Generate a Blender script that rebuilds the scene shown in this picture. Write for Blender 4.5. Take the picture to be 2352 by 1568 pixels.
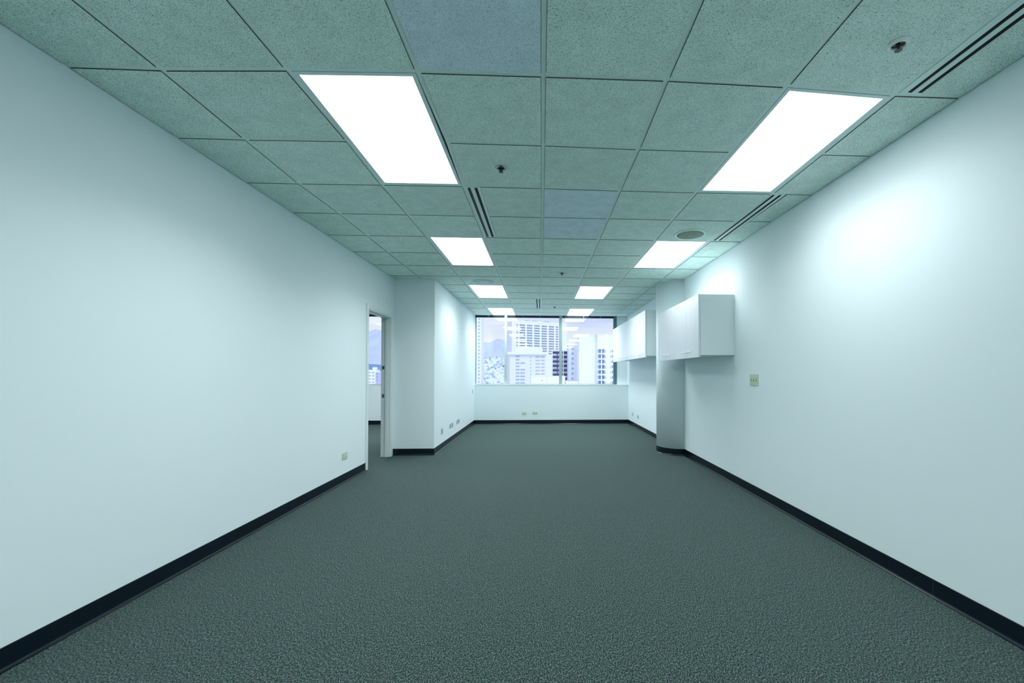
import bpy, bmesh, math, random
from mathutils import Matrix, Vector

for o in list(bpy.data.objects):
    bpy.data.objects.remove(o)
S = bpy.context.scene
COL = S.collection
random.seed(4)
PI = math.pi

# ---------------------------------------------------------------- camera, world, sun, exposure
EYE = 1.2411
cam = bpy.data.cameras.new('camera')
cam.sensor_width = 36.0
cam.sensor_fit = 'HORIZONTAL'
cam.lens = 36.0 * 970.634 / 2352.0
cam.shift_x = (1176.0 - 1289.07) / 2352.0
cam.shift_y = (844.07 - 784.0) / 2352.0
cam.clip_start = 0.05
cam.clip_end = 12000
camo = bpy.data.objects.new('camera', cam)
COL.objects.link(camo)
YAW, PIT, ROL = 0.0489, 0.0139, 0.0014


def cam_dir(a, b):
    c, s = math.cos(ROL), math.sin(ROL)
    a, b = c * a + s * b, -s * a + c * b
    x, y, z = a, 1.0, -b
    c, s = math.cos(PIT), math.sin(PIT)
    y, z = c * y - s * z, s * y + c * z
    c, s = math.cos(YAW), math.sin(YAW)
    return Vector((c * x + s * y, -s * x + c * y, z))


fw = cam_dir(0, 0)
rt = cam_dir(1, 0) - fw
dn = cam_dir(0, 1) - fw
m = Matrix.Identity(4)
for i in range(3):
    m[i][0] = rt[i]
    m[i][1] = -dn[i]
    m[i][2] = -fw[i]
m[2][3] = EYE
camo.matrix_world = m
S.camera = camo

S.view_settings.view_transform = 'Standard'
S.view_settings.look = 'None'
S.view_settings.gamma = 1.0
S.view_settings.exposure = 0.0
S.view_settings.use_curve_mapping = False

LAMP = 4.5          # radiance of the fluorescent lenses
LAMP_W = 18.6       # watts of the lamps behind each lens
SKY = 1.05

w = bpy.data.worlds.new('sky')
S.world = w
w.use_nodes = True
nt = w.node_tree
nt.nodes.clear()
out = nt.nodes.new('ShaderNodeOutputWorld')
bg = nt.nodes.new('ShaderNodeBackground')
tc = nt.nodes.new('ShaderNodeTexCoord')
mp = nt.nodes.new('ShaderNodeMapping')
mp.inputs['Scale'].default_value = (1.6, 1.6, 9.0)
ns = nt.nodes.new('ShaderNodeTexNoise')
ns.inputs['Scale'].default_value = 2.2
ns.inputs['Detail'].default_value = 5
rp = nt.nodes.new('ShaderNodeValToRGB')
rp.color_ramp.elements[0].position = 0.40
rp.color_ramp.elements[0].color = (0.60, 0.70, 1.0, 1)
rp.color_ramp.elements[1].position = 0.62
rp.color_ramp.elements[1].color = (0.90, 0.96, 1.04, 1)
bg.inputs['Strength'].default_value = SKY
nt.links.new(tc.outputs['Generated'], mp.inputs['Vector'])
nt.links.new(mp.outputs['Vector'], ns.inputs['Vector'])
nt.links.new(ns.outputs['Fac'], rp.inputs['Fac'])
sz = nt.nodes.new('ShaderNodeSeparateXYZ')
hz = nt.nodes.new('ShaderNodeMapRange')          # white haze low over the horizon, all round
hz.inputs['From Min'].default_value = 0.075
hz.inputs['From Max'].default_value = 0.125
hz.inputs['To Min'].default_value = 1.0
hz.inputs['To Max'].default_value = 0.0
hm = nt.nodes.new('ShaderNodeMix'); hm.data_type = 'RGBA'
nt.links.new(tc.outputs['Generated'], sz.inputs[0])
nt.links.new(sz.outputs['Z'], hz.inputs['Value'])
nt.links.new(hz.outputs[0], hm.inputs['Factor'])
nt.links.new(rp.outputs['Color'], hm.inputs['A'])
hm.inputs['B'].default_value = (0.90, 0.95, 1.0, 1)
nt.links.new(hm.outputs['Result'], bg.inputs['Color'])
nt.links.new(bg.outputs['Background'], out.inputs['Surface'])

sun = bpy.data.lights.new('sun', 'SUN')
sun.energy = 1.3
sun.color = (0.93, 0.97, 1.0)
sun.angle = math.radians(25)
so = bpy.data.objects.new('sun', sun)
so.rotation_euler = (math.radians(52), 0, math.radians(20))   # from behind the office, on the facades opposite
so.location = (0, -20, 40)
COL.objects.link(so)

# ---------------------------------------------------------------- helpers
MATS = {}


def mat(name, col, rough=0.6, spec=0.3, metal=0.0, emit=None, es=0.0, noise=0.0, nscale=6.0):
    mm = bpy.data.materials.new(name)
    mm.use_nodes = True
    n = mm.node_tree
    b = n.nodes['Principled BSDF']
    b.inputs['Base Color'].default_value = (*col, 1)
    b.inputs['Roughness'].default_value = rough
    b.inputs['Specular IOR Level'].default_value = spec
    b.inputs['Metallic'].default_value = metal
    if emit:
        b.inputs['Emission Color'].default_value = (*emit, 1)
        b.inputs['Emission Strength'].default_value = es
    if noise > 0:
        g = n.nodes.new('ShaderNodeNewGeometry')
        t = n.nodes.new('ShaderNodeTexNoise')
        t.inputs['Scale'].default_value = nscale
        t.inputs['Detail'].default_value = 4
        r = n.nodes.new('ShaderNodeValToRGB')
        r.color_ramp.elements[0].position = 0.3
        r.color_ramp.elements[1].position = 0.7
        r.color_ramp.elements[0].color = (*[c * (1 - noise) for c in col], 1)
        r.color_ramp.elements[1].color = (*[min(1, c * (1 + noise)) for c in col], 1)
        n.links.new(g.outputs['Position'], t.inputs['Vector'])
        n.links.new(t.outputs['Fac'], r.inputs['Fac'])
        n.links.new(r.outputs['Color'], b.inputs['Base Color'])
    MATS[name] = mm
    return mm


def box(bm, x0, x1, y0, y1, z0, z1, mi=0):
    vs = [bm.verts.new((x, y, z)) for z in (z0, z1) for y in (y0, y1) for x in (x0, x1)]
    for q in ((0, 2, 3, 1), (4, 5, 7, 6), (0, 1, 5, 4), (2, 6, 7, 3), (0, 4, 6, 2), (1, 3, 7, 5)):
        f = bm.faces.new([vs[k] for k in q])
        f.material_index = mi
    return vs


def prism(bm, pts, z0, z1, mi=0, mi_side=None):
    a = [bm.verts.new((x, y, z0)) for x, y in pts]
    b = [bm.verts.new((x, y, z1)) for x, y in pts]
    n = len(pts)
    f = bm.faces.new(a[::-1]); f.material_index = mi
    f = bm.faces.new(b); f.material_index = mi
    for k in range(n):
        f = bm.faces.new((a[k], a[(k + 1) % n], b[(k + 1) % n], b[k]))
        f.material_index = mi if mi_side is None else mi_side


def cyl(bm, c, r, z0, z1, n=32, r1=None, mi=0):
    r1 = r if r1 is None else r1
    a = [bm.verts.new((c[0] + r * math.cos(2 * PI * k / n), c[1] + r * math.sin(2 * PI * k / n), z0)) for k in range(n)]
    b = [bm.verts.new((c[0] + r1 * math.cos(2 * PI * k / n), c[1] + r1 * math.sin(2 * PI * k / n), z1)) for k in range(n)]
    bm.faces.new(a[::-1]).material_index = mi
    bm.faces.new(b).material_index = mi
    for k in range(n):
        bm.faces.new((a[k], a[(k + 1) % n], b[(k + 1) % n], b[k])).material_index = mi


def lathe(bm, prof, n=32, c=(0, 0)):
    rings = []
    for r, z in prof:
        if r < 1e-6:
            rings.append([bm.verts.new((c[0], c[1], z))])
        else:
            rings.append([bm.verts.new((c[0] + r * math.cos(2 * PI * k / n), c[1] + r * math.sin(2 * PI * k / n), z)) for k in range(n)])
    for a, b in zip(rings[:-1], rings[1:]):
        for k in range(n):
            q = [a[k % len(a)], a[(k + 1) % len(a)], b[(k + 1) % len(b)], b[k % len(b)]]
            u = []
            for v in q:
                if v not in u:
                    u.append(v)
            if len(u) > 2:
                bm.faces.new(u)


def tube(bm, pts, r, n=8):
    pts = [Vector(p) for p in pts]
    rings = []
    for i, p in enumerate(pts):
        d = (pts[min(i + 1, len(pts) - 1)] - pts[max(i - 1, 0)]).normalized()
        u = d.cross(Vector((0, 0, 1)))
        if u.length < 0.05:
            u = d.cross(Vector((1, 0, 0)))
        u.normalize()
        v = d.cross(u)
        rings.append([bm.verts.new(p + r * (math.cos(2 * PI * k / n) * u + math.sin(2 * PI * k / n) * v)) for k in range(n)])
    for a, b in zip(rings[:-1], rings[1:]):
        for k in range(n):
            bm.faces.new((a[k], a[(k + 1) % n], b[(k + 1) % n], b[k]))
    bm.faces.new(rings[0][::-1])
    bm.faces.new(rings[-1])


def obj(name, bm, mats, parent=None, loc=None, smooth=False, bevel=0.0):
    bmesh.ops.recalc_face_normals(bm, faces=bm.faces[:])
    me = bpy.data.meshes.new(name)
    bm.to_mesh(me)
    bm.free()
    for mm in (mats if isinstance(mats, (list, tuple)) else [mats]):
        me.materials.append(MATS[mm])
    if smooth:
        for p in me.polygons:
            p.use_smooth = True
    o = bpy.data.objects.new(name, me)
    COL.objects.link(o)
    if parent:
        o.parent = parent
    if loc:
        o.location = loc
    if bevel:
        b = o.modifiers.new('bevel', 'BEVEL')
        b.width = bevel
        b.segments = 2
        b.limit_method = 'ANGLE'
    return o


def boxes(name, lst, mats, parent=None, loc=None, bevel=0.0):
    bm = bmesh.new()
    for b in lst:
        box(bm, *b)
    return obj(name, bm, mats, parent, loc, bevel=bevel)


def empty(name, loc=(0, 0, 0), rz=0.0):
    o = bpy.data.objects.new(name, None)
    o.empty_display_size = 0.1
    o.location = loc
    o.rotation_euler = (0, 0, rz)
    COL.objects.link(o)
    return o


def tag(o, label=None, cat=None, group=None, kind=None):
    if label: o['label'] = label
    if cat: o['category'] = cat
    if group: o['group'] = group
    if kind: o['kind'] = kind
    return o


def st(o, label, cat):
    return tag(o, label, cat, None, 'structure')


def copy_tree(o, parent=None):
    c = o.copy()
    COL.objects.link(c)
    c.parent = parent
    for ch in list(o.children):
        copy_tree(ch, c)
    return c


# ---------------------------------------------------------------- materials
mat('wall_paint', (0.80, 0.925, 0.95), 0.6, 0.2)
mat('frame_paint', (0.76, 0.86, 0.86), 0.35, 0.4)
mat('cabinet_white', (0.80, 0.87, 0.90), 0.38, 0.4)
mat('cabinet_side', (0.80, 0.89, 0.91), 0.45, 0.3)
mat('tee_paint', (0.74, 0.93, 0.90), 0.5, 0.3)
mat('troffer_paint', (0.74, 0.90, 0.90), 0.45, 0.3)
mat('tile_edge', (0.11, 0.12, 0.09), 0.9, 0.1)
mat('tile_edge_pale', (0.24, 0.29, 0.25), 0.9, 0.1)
mat('seam_grey', (0.03, 0.045, 0.055), 0.7, 0.1)
mat('plenum', (0.03, 0.04, 0.04), 0.9, 0.1)
mat('slot_dark', (0.004, 0.008, 0.014), 0.6, 0.2)
mat('slot_blue', (0.02, 0.06, 0.12), 0.4, 0.4)
mat('base_vinyl', (0.0006, 0.006, 0.014), 0.22, 0.5)
mat('ivory', (0.54, 0.64, 0.47), 0.4, 0.4)
mat('ivory_light', (0.66, 0.78, 0.64), 0.35, 0.5)
mat('plate_grey', (0.40, 0.52, 0.50), 0.4, 0.4)
mat('socket_dark', (0.05, 0.07, 0.06), 0.6)
mat('chrome', (0.30, 0.36, 0.36), 0.3, 0.5, 1.0)
mat('brass_dark', (0.05, 0.05, 0.055), 0.35, 0.5, 0.7)
mat('white_enamel', (0.93, 0.97, 0.97), 0.3, 0.5)
mat('speaker_grille', (0.26, 0.35, 0.27), 0.7, 0.2)
mat('vent_white', (0.50, 0.66, 0.68), 0.5, 0.3)
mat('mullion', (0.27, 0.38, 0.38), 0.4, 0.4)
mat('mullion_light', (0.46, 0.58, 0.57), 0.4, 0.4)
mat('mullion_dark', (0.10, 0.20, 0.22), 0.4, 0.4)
mat('head_dark', (0.004, 0.02, 0.035), 0.5, 0.3)
mat('lens', (0.9, 0.95, 0.95), 0.4, 0.3, 0.0, (0.95, 0.975, 1.0), LAMP)
mat('pane_dark', (0.16, 0.22, 0.34), 0.25, 0.5)
mat('pane_mid', (0.42, 0.50, 0.66), 0.3, 0.5)
mat('pane_blue', (0.08, 0.20, 0.42), 0.25, 0.5)
mat('stucco_white', (0.86, 0.90, 0.97), 0.8, 0.2, noise=0.02, nscale=0.3)
mat('stucco_bright', (0.93, 0.96, 1.0), 0.8, 0.2)
mat('roof_pale', (0.68, 0.74, 0.90), 0.8, 0.2)
mat('stucco_lavender', (0.52, 0.56, 0.78), 0.8, 0.2)
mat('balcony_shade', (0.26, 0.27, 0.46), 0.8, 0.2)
mat('hill_far', (0.60, 0.68, 0.95), 0.95, 0.0, noise=0.10, nscale=0.004)  # pale lavender carries the distance haze in the colour itself
mat('hill_near', (0.62, 0.71, 0.84), 0.95, 0.0, noise=0.22, nscale=0.03)  # haze of the distance put into this pale blue too
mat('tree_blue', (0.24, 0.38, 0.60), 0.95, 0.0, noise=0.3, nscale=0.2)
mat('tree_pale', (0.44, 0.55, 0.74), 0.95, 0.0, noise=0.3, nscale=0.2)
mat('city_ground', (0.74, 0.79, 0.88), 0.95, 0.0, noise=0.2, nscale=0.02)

# glass: clear architectural pane with a Schlick reflection, both faces
g = bpy.data.materials.new('window_glass')
g.use_nodes = True
n = g.node_tree
n.nodes.clear()
go = n.nodes.new('ShaderNodeOutputMaterial')
mx = n.nodes.new('ShaderNodeMixShader')
tr = n.nodes.new('ShaderNodeBsdfTransparent')
tr.inputs['Color'].default_value = (0.965, 0.975, 0.99, 1)
gl = n.nodes.new('ShaderNodeBsdfGlossy')
gl.inputs['Roughness'].default_value = 0.0
gl.inputs['Color'].default_value = (0.95, 1, 1, 1)
lw = n.nodes.new('ShaderNodeLayerWeight')
lw.inputs['Blend'].default_value = 0.5
pw = n.nodes.new('ShaderNodeMath'); pw.operation = 'POWER'; pw.inputs[1].default_value = 5
ml = n.nodes.new('ShaderNodeMath'); ml.operation = 'MULTIPLY_ADD'; ml.inputs[1].default_value = 0.92; ml.inputs[2].default_value = 0.055
n.links.new(lw.outputs['Facing'], pw.inputs[0])
n.links.new(pw.outputs[0], ml.inputs[0])
n.links.new(ml.outputs[0], mx.inputs['Fac'])
n.links.new(tr.outputs[0], mx.inputs[1])
n.links.new(gl.outputs[0], mx.inputs[2])
n.links.new(mx.outputs[0], go.inputs['Surface'])
MATS['window_glass'] = g


def tile_material(name, base, dark, sc, thr, vary):
    mm = bpy.data.materials.new(name)
    mm.use_nodes = True
    n = mm.node_tree
    b = n.nodes['Principled BSDF']
    b.inputs['Roughness'].default_value = 0.9
    b.inputs['Specular IOR Level'].default_value = 0.1
    gm = n.nodes.new('ShaderNodeNewGeometry')
    oi = n.nodes.new('ShaderNodeObjectInfo')
    # the pattern is shifted from tile to tile
    sh = n.nodes.new('ShaderNodeVectorMath'); sh.operation = 'MULTIPLY_ADD'
    cmb = n.nodes.new('ShaderNodeCombineXYZ')
    n.links.new(oi.outputs['Random'], cmb.inputs['X'])
    n.links.new(oi.outputs['Random'], cmb.inputs['Y'])
    sh.inputs[1].default_value = (37, 53, 0)
    n.links.new(cmb.outputs[0], sh.inputs[0])
    n.links.new(gm.outputs['Position'], sh.inputs[2])
    # warp
    nz = n.nodes.new('ShaderNodeTexNoise'); nz.inputs['Scale'].default_value = 75; nz.inputs['Detail'].default_value = 2
    n.links.new(sh.outputs[0], nz.inputs['Vector'])
    wp = n.nodes.new('ShaderNodeVectorMath'); wp.operation = 'MULTIPLY_ADD'
    wp.inputs[1].default_value = (0.016, 0.016, 0)
    n.links.new(nz.outputs['Color'], wp.inputs[0])
    n.links.new(sh.outputs[0], wp.inputs[2])
    v1 = n.nodes.new('ShaderNodeTexVoronoi'); v1.voronoi_dimensions = '2D'
    v1.inputs['Scale'].default_value = sc
    n.links.new(wp.outputs[0], v1.inputs['Vector'])
    c1 = n.nodes.new('ShaderNodeMath'); c1.operation = 'LESS_THAN'; c1.inputs[1].default_value = thr
    n.links.new(v1.outputs['Distance'], c1.inputs[0])
    # only some of the cells carry a fissure
    v2 = n.nodes.new('ShaderNodeMath'); v2.operation = 'GREATER_THAN'; v2.inputs[1].default_value = 0.42
    sp = n.nodes.new('ShaderNodeSeparateColor')
    n.links.new(v1.outputs['Color'], sp.inputs[0])
    n.links.new(sp.outputs[0], v2.inputs[0])
    am = n.nodes.new('ShaderNodeMath'); am.operation = 'MULTIPLY'
    n.links.new(c1.outputs[0], am.inputs[0]); n.links.new(v2.outputs[0], am.inputs[1])
    st_ = n.nodes.new('ShaderNodeMath'); st_.operation = 'MULTIPLY'
    dp = n.nodes.new('ShaderNodeMapRange')
    dp.inputs['To Min'].default_value = 0.45; dp.inputs['To Max'].default_value = 1.0
    n.links.new(sp.outputs[1], dp.inputs['Value'])
    n.links.new(am.outputs[0], st_.inputs[0]); n.links.new(dp.outputs[0], st_.inputs[1])
    # soft mottling
    n2 = n.nodes.new('ShaderNodeTexNoise'); n2.inputs['Scale'].default_value = 9; n2.inputs['Detail'].default_value = 3
    n.links.new(sh.outputs[0], n2.inputs['Vector'])
    r2 = n.nodes.new('ShaderNodeMapRange'); r2.inputs['From Min'].default_value = .3; r2.inputs['From Max'].default_value = .7
    r2.inputs['To Min'].default_value = 0.94; r2.inputs['To Max'].default_value = 1.06
    n.links.new(n2.outputs['Fac'], r2.inputs['Value'])
    r3 = n.nodes.new('ShaderNodeMapRange')
    r3.inputs['To Min'].default_value = 1 - vary; r3.inputs['To Max'].default_value = 1 + vary
    n.links.new(oi.outputs['Random'], r3.inputs['Value'])
    m1 = n.nodes.new('ShaderNodeMath'); m1.operation = 'MULTIPLY'
    n.links.new(r2.outputs[0], m1.inputs[0]); n.links.new(r3.outputs[0], m1.inputs[1])
    cb = n.nodes.new('ShaderNodeVectorMath'); cb.operation = 'SCALE'
    cb.inputs[0].default_value = base
    n.links.new(m1.outputs[0], cb.inputs['Scale'])
    mc = n.nodes.new('ShaderNodeMix'); mc.data_type = 'RGBA'
    n.links.new(st_.outputs[0], mc.inputs['Factor'])
    n.links.new(cb.outputs[0], mc.inputs['A'])
    mc.inputs['B'].default_value = (*dark, 1)
    n.links.new(mc.outputs['Result'], b.inputs['Base Color'])
    MATS[name] = mm


tile_material('tile_fissured', (0.775, 0.98, 0.92), (0.05, 0.075, 0.065), 215, 0.27, 0.04)
tile_material('tile_blue', (0.755, 0.92, 1.0), (0.07, 0.10, 0.11), 230, 0.24, 0.01)

# carpet
mm = bpy.data.materials.new('carpet')
mm.use_nodes = True
n = mm.node_tree
b = n.nodes['Principled BSDF']
b.inputs['Roughness'].default_value = 0.95
b.inputs['Specular IOR Level'].default_value = 0.12
b.inputs['Sheen Weight'].default_value = 0.13
b.inputs['Sheen Roughness'].default_value = 0.45
b.inputs['Sheen Tint'].default_value = (0.75, 0.9, 1.0, 1)
gm = n.nodes.new('ShaderNodeNewGeometry')
mpn = n.nodes.new('ShaderNodeMapping')
mpn.inputs['Rotation'].default_value = (0, 0, math.radians(-12))
mpn.inputs['Scale'].default_value = (1.55, 0.72, 1.0)
nz = n.nodes.new('ShaderNodeTexNoise'); nz.inputs['Scale'].default_value = 130; nz.inputs['Detail'].default_value = 3
nz.inputs['Roughness'].default_value = 0.6
vo = n.nodes.new('ShaderNodeTexVoronoi'); vo.voronoi_dimensions = '2D'; vo.inputs['Scale'].default_value = 165
n.links.new(gm.outputs['Position'], mpn.inputs['Vector'])
n.links.new(mpn.outputs[0], nz.inputs['Vector'])
n.links.new(gm.outputs['Position'], vo.inputs['Vector'])
ad = n.nodes.new('ShaderNodeMath'); ad.operation = 'MULTIPLY_ADD'; ad.inputs[1].default_value = -0.38
n.links.new(vo.outputs['Distance'], ad.inputs[0])
n.links.new(nz.outputs['Fac'], ad.inputs[2])
rr = n.nodes.new('ShaderNodeValToRGB')
e = rr.color_ramp.elements
e[0].position = 0.12; e[0].color = (0.004, 0.010, 0.008, 1)
e[1].position = 0.56; e[1].color = (0.165, 0.255, 0.22, 1)
k = e.new(0.34); k.color = (0.025, 0.047, 0.041, 1)
n.links.new(ad.outputs[0], rr.inputs['Fac'])
n3 = n.nodes.new('ShaderNodeTexNoise'); n3.inputs['Scale'].default_value = 22; n3.inputs['Detail'].default_value = 2
n.links.new(gm.outputs['Position'], n3.inputs['Vector'])
r4 = n.nodes.new('ShaderNodeValToRGB')
r4.color_ramp.elements[0].position = 0.35; r4.color_ramp.elements[0].color = (0.92, 1.0, 0.94, 1)
r4.color_ramp.elements[1].position = 0.65; r4.color_ramp.elements[1].color = (1.02, 1.0, 1.10, 1)
n.links.new(n3.outputs['Fac'], r4.inputs['Fac'])
mu = n.nodes.new('ShaderNodeMix'); mu.data_type = 'RGBA'; mu.blend_type = 'MULTIPLY'; mu.inputs['Factor'].default_value = 1
n.links.new(rr.outputs['Color'], mu.inputs['A']); n.links.new(r4.outputs['Color'], mu.inputs['B'])
n.links.new(mu.outputs['Result'], b.inputs['Base Color'])
bp = n.nodes.new('ShaderNodeBump'); bp.inputs['Strength'].default_value = 0.5; bp.inputs['Distance'].default_value = 0.004
n.links.new(ad.outputs[0], bp.inputs['Height'])
n.links.new(bp.outputs['Normal'], b.inputs['Normal'])
MATS['carpet'] = mm

# ---------------------------------------------------------------- room dimensions
ZC = 2.6871                      # underside of the ceiling grid
XL, XR = -2.2318, 2.1861         # side walls
XA = -1.617                      # left wall of the window alcove
YP = 6.53                        # front of the projecting pier
YB, YG = 10.43, 10.59            # low wall under the window, glass
YF = -5.6                        # wall behind the camera
ZS = 0.967                       # sill
T, GX, GY = 0.6096, 0.0136, 2.058
X2 = -6.6                        # far side of the neighbouring room

# ---------------------------------------------------------------- floor, walls
fl = boxes('floor', [(X2 - .1, XR + .15, YF - .1, YB + .3, -0.12, 0.0)], 'carpet')
st(fl, 'dark green-grey textured loop carpet over the whole floor', 'floor')

WT = 0.125
D0, D1 = 5.578, 6.425            # door opening along the left wall
DH = 2.09
st(boxes('wall_left', [(XL - WT, XL, YF, D0, 0, ZC + .12), (XL - WT, XL, D0, D1, DH, ZC + .12), (XL - WT, XL, D1, YP, 0, ZC + .12)], 'wall_paint'),
   'long pale painted wall on the left with a doorway near its far end', 'wall')
st(boxes('wall_pier', [(XL - WT, XA, YP, YG + .14, 0, ZC + .12)], 'wall_paint'),
   'projecting pale wall block beyond the doorway on the left', 'wall')
st(boxes('wall_right', [(XR, XR + .15, YF, YG + .2, 0, ZC + .12)], 'wall_paint'),
   'long pale painted wall on the right behind the wall cabinets', 'wall')
st(boxes('wall_behind', [(X2, XR + .15, YF - .12, YF, 0, ZC + .12)], 'wall_paint'), 'plain wall behind the viewer', 'wall')
st(boxes('wall_back', [(X2, XL - WT, YB, YB + .28, 0, ZS - .012), (XA, XR, YB, YB + .28, 0, ZS - .012)], 'wall_paint'),
   'low pale wall under the window at the far end', 'wall')
st(boxes('wall_window', [(1.916, XR, YG - .03, YG + .14, ZS, ZC + .12)], 'wall_paint'),
   'narrow pale wall strip between the window and the right-hand wall', 'wall')
st(boxes('wall_far_left', [(X2 - .12, X2, YF, YB + .28, 0, ZC + .12), (X2, XL - WT, 3.4, 3.5, 0, ZC + .12)], 'wall_paint'),
   'outer walls of the neighbouring room', 'wall')

# round column
bm = bmesh.new()
CX_, CY_, CR = 2.19, 6.655, 0.335
cyl(bm, (CX_, CY_), CR, 0, ZC + .05, 96)
o = obj('column', bm, 'wall_paint', smooth=False)
for p in o.data.polygons:
    p.use_smooth = abs(p.normal.z) < .5
st(o, 'round pale column half sunk in the right-hand wall between the two cabinet runs', 'column')


# vinyl cove base: profile swept along a path (wall side at left of travel given by normal)
def cove(name, path, label, closed=False):
    prof = [(0.0, 0.0), (0.0, 0.100), (0.0025, 0.100), (0.0035, 0.097), (0.0035, 0.022), (0.0045, 0.014), (0.0075, 0.008), (0.013, 0.0045), (0.0155, 0.0035), (0.0155, 0.0)]
    bm = bmesh.new()
    P = [Vector((x, y, 0)) for x, y in path]
    rings = []
    for i, p in enumerate(P):
        d0 = (P[i] - P[i - 1]).normalized() if i > 0 else (P[1] - P[0]).normalized()
        d1 = (P[i + 1] - P[i]).normalized() if i < len(P) - 1 else d0
        n0 = Vector((d0.y, -d0.x, 0)); n1 = Vector((d1.y, -d1.x, 0))
        nn = n0 + n1
        nn = nn / max(0.3, nn.dot(n0))
        rings.append([bm.verts.new(p + nn * a + Vector((0, 0, z))) for a, z in prof])
    for a, b in zip(rings[:-1], rings[1:]):
        for k in range(len(prof)):
            k2 = (k + 1) % len(prof)
            bm.faces.new((a[k], b[k], b[k2], a[k2]))
    bm.faces.new(rings[0]); bm.faces.new(rings[-1][::-1])
    o = obj(name, bm, 'base_vinyl')
    for p in o.data.polygons:
        p.use_smooth = False
    return st(o, label, 'baseboard')


cove('baseboard_left', [(XL, YF), (XL, 5.525)], 'near-black cove base along the left wall up to the doorway')
cove('baseboard_pier', [(XL, YP), (XA, YP), (XA, YB), (XR, YB)][0:0] or [(XL + .001, YP), (XA, YP)], 'short near-black cove base on the front of the projecting pier')
cove('baseboard_alcove', [(XA, YP), (XA, YB)], 'near-black cove base along the side of the projecting pier')
cove('baseboard_back', [(XA, YB), (XR, YB)], 'near-black cove base under the window')
a0 = math.acos((XR - CX_) / CR)
arc = []
ya = CY_ + math.sqrt(CR ** 2 - (XR - CX_) ** 2)
for k in range(41):
    t = PI / 2 + PI * k / 40
    arc.append((CX_ + CR * math.cos(t), CY_ + CR * math.sin(t)))
arc = [(XR, ya)] + [p for p in arc if p[0] < XR - .002] + [(XR, 2 * CY_ - ya)]
cove('baseboard_right', [(XR, YB), (XR, ya)] + arc[1:] + [(XR, YF)], 'near-black cove base along the right-hand wall and round the column')
cove('baseboard_far_left', [(X2, YB), (XL - WT, YB)], 'near-black cove base seen through the doorway')
# seam of two lengths of base on the right wall
seam = boxes('baseboard_seam', [(XR - .0042, XR - .003, 2.262, 2.2645, 0.004, 0.0995)], 'seam_grey')
seam.parent = bpy.data.objects['baseboard_right']

# ---------------------------------------------------------------- ceiling
def node_x(i):
    return GX + i * T


def gy(j):
    return GY + j * T


CB = [(X2 - .1, XR + .15, YF - .1, YG + .2, ZC + .13, ZC + .20), (X2, XL - WT, YF, gy(9), ZC, ZC + .02),
      (XL - WT, node_x(-2), YF, gy(-2), ZC, ZC + .012), (node_x(-1), node_x(2), YF, gy(-2), ZC, ZC + .012), (node_x(3), XR + .05, YF, gy(-2), ZC, ZC + .012)]
for ix in (-2, 2):
    ys = [YF] + [gy(k) for k in (-8, -6, -4)]
    for k in range(0, 4, 2):
        CB.append((node_x(ix), node_x(ix + 1), ys[k], ys[k + 1], ZC, ZC + .012))
ce = boxes('ceiling', CB, 'tile_fissured')
st(ce, 'suspended ceiling of fissured acoustic tiles in a metal grid', 'ceiling')

OFF = {(0, 0): (-3, -28), (-1, 0): (6, -24), (-2, 0): (0, -7), (-3, 0): (11, 22), (1, 0): (-8, -30), (2, 0): (-1, -15), (3, 0): (-14, 21),
       (0, 1): (-1, -14), (-1, 1): (15, -14), (-2, 1): (4, 0), (-3, 1): (-7, 13), (1, 1): (1, 1), (2, 1): (2, 2), (3, 1): (0, 2),
       (0, 2): (1, -2), (-1, 2): (-1, -5), (-2, 2): (-11, 1), (-3, 2): (-22, 12), (1, 2): (-3, 10), (2, 2): (4, 10), (3, 2): (11, 3),
       (-3, -1): (13, 20), (-2, -1): (1, -7), (-1, -1): (2, -24), (0, -1): (-3, -28), (1, -1): (-7, -28), (2, -1): (-7, -15), (3, -1): (-10, 18)}


def node(i, j):
    dx, dy = OFF.get((i, j), (0, 0))
    return (GX + i * T + dx / 1000.0, GY + j * T + dy / 1000.0)


def xy_on_row(x, j):
    """y of cross tee j at x (polyline through the nodes, extended level to the walls)"""
    for i in range(-3, 3):
        a, b = node(i, j), node(i + 1, j)
        if a[0] <= x <= b[0]:
            t = (x - a[0]) / (b[0] - a[0])
            return a[1] + t * (b[1] - a[1])
    return node(-3, j)[1] if x < 0 else node(3, j)[1]


FL = 0.012         # half the flange of a tee
DROP = 0.0045       # tegular tile face below the flange

LIGHTS = []
for r0 in (0, 4, 8, 12):
    LIGHTS.append((-2, r0))
    LIGHTS.append((2 if r0 < 8 else 1, r0))
LCELL = {}
for (i, r0) in LIGHTS:
    LCELL[(i, r0)] = 1
    LCELL[(i, r0 + 1)] = 1


def poly_y(p):
    p = p[0] if isinstance(p[0][0], (tuple, list)) else p
    return p[0][1]


def tile(poly, blue=False):
    bm = bmesh.new()
    for p in (poly if isinstance(poly[0][0], (tuple, list)) else [poly]):
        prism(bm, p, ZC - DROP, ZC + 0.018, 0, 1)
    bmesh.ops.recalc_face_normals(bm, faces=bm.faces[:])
    return obj('ceiling_tile', bm, ['tile_blue' if blue else 'tile_fissured', 'tile_edge' if poly_y(poly) < GY + .3 else 'tile_edge_pale'], ce)


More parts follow.
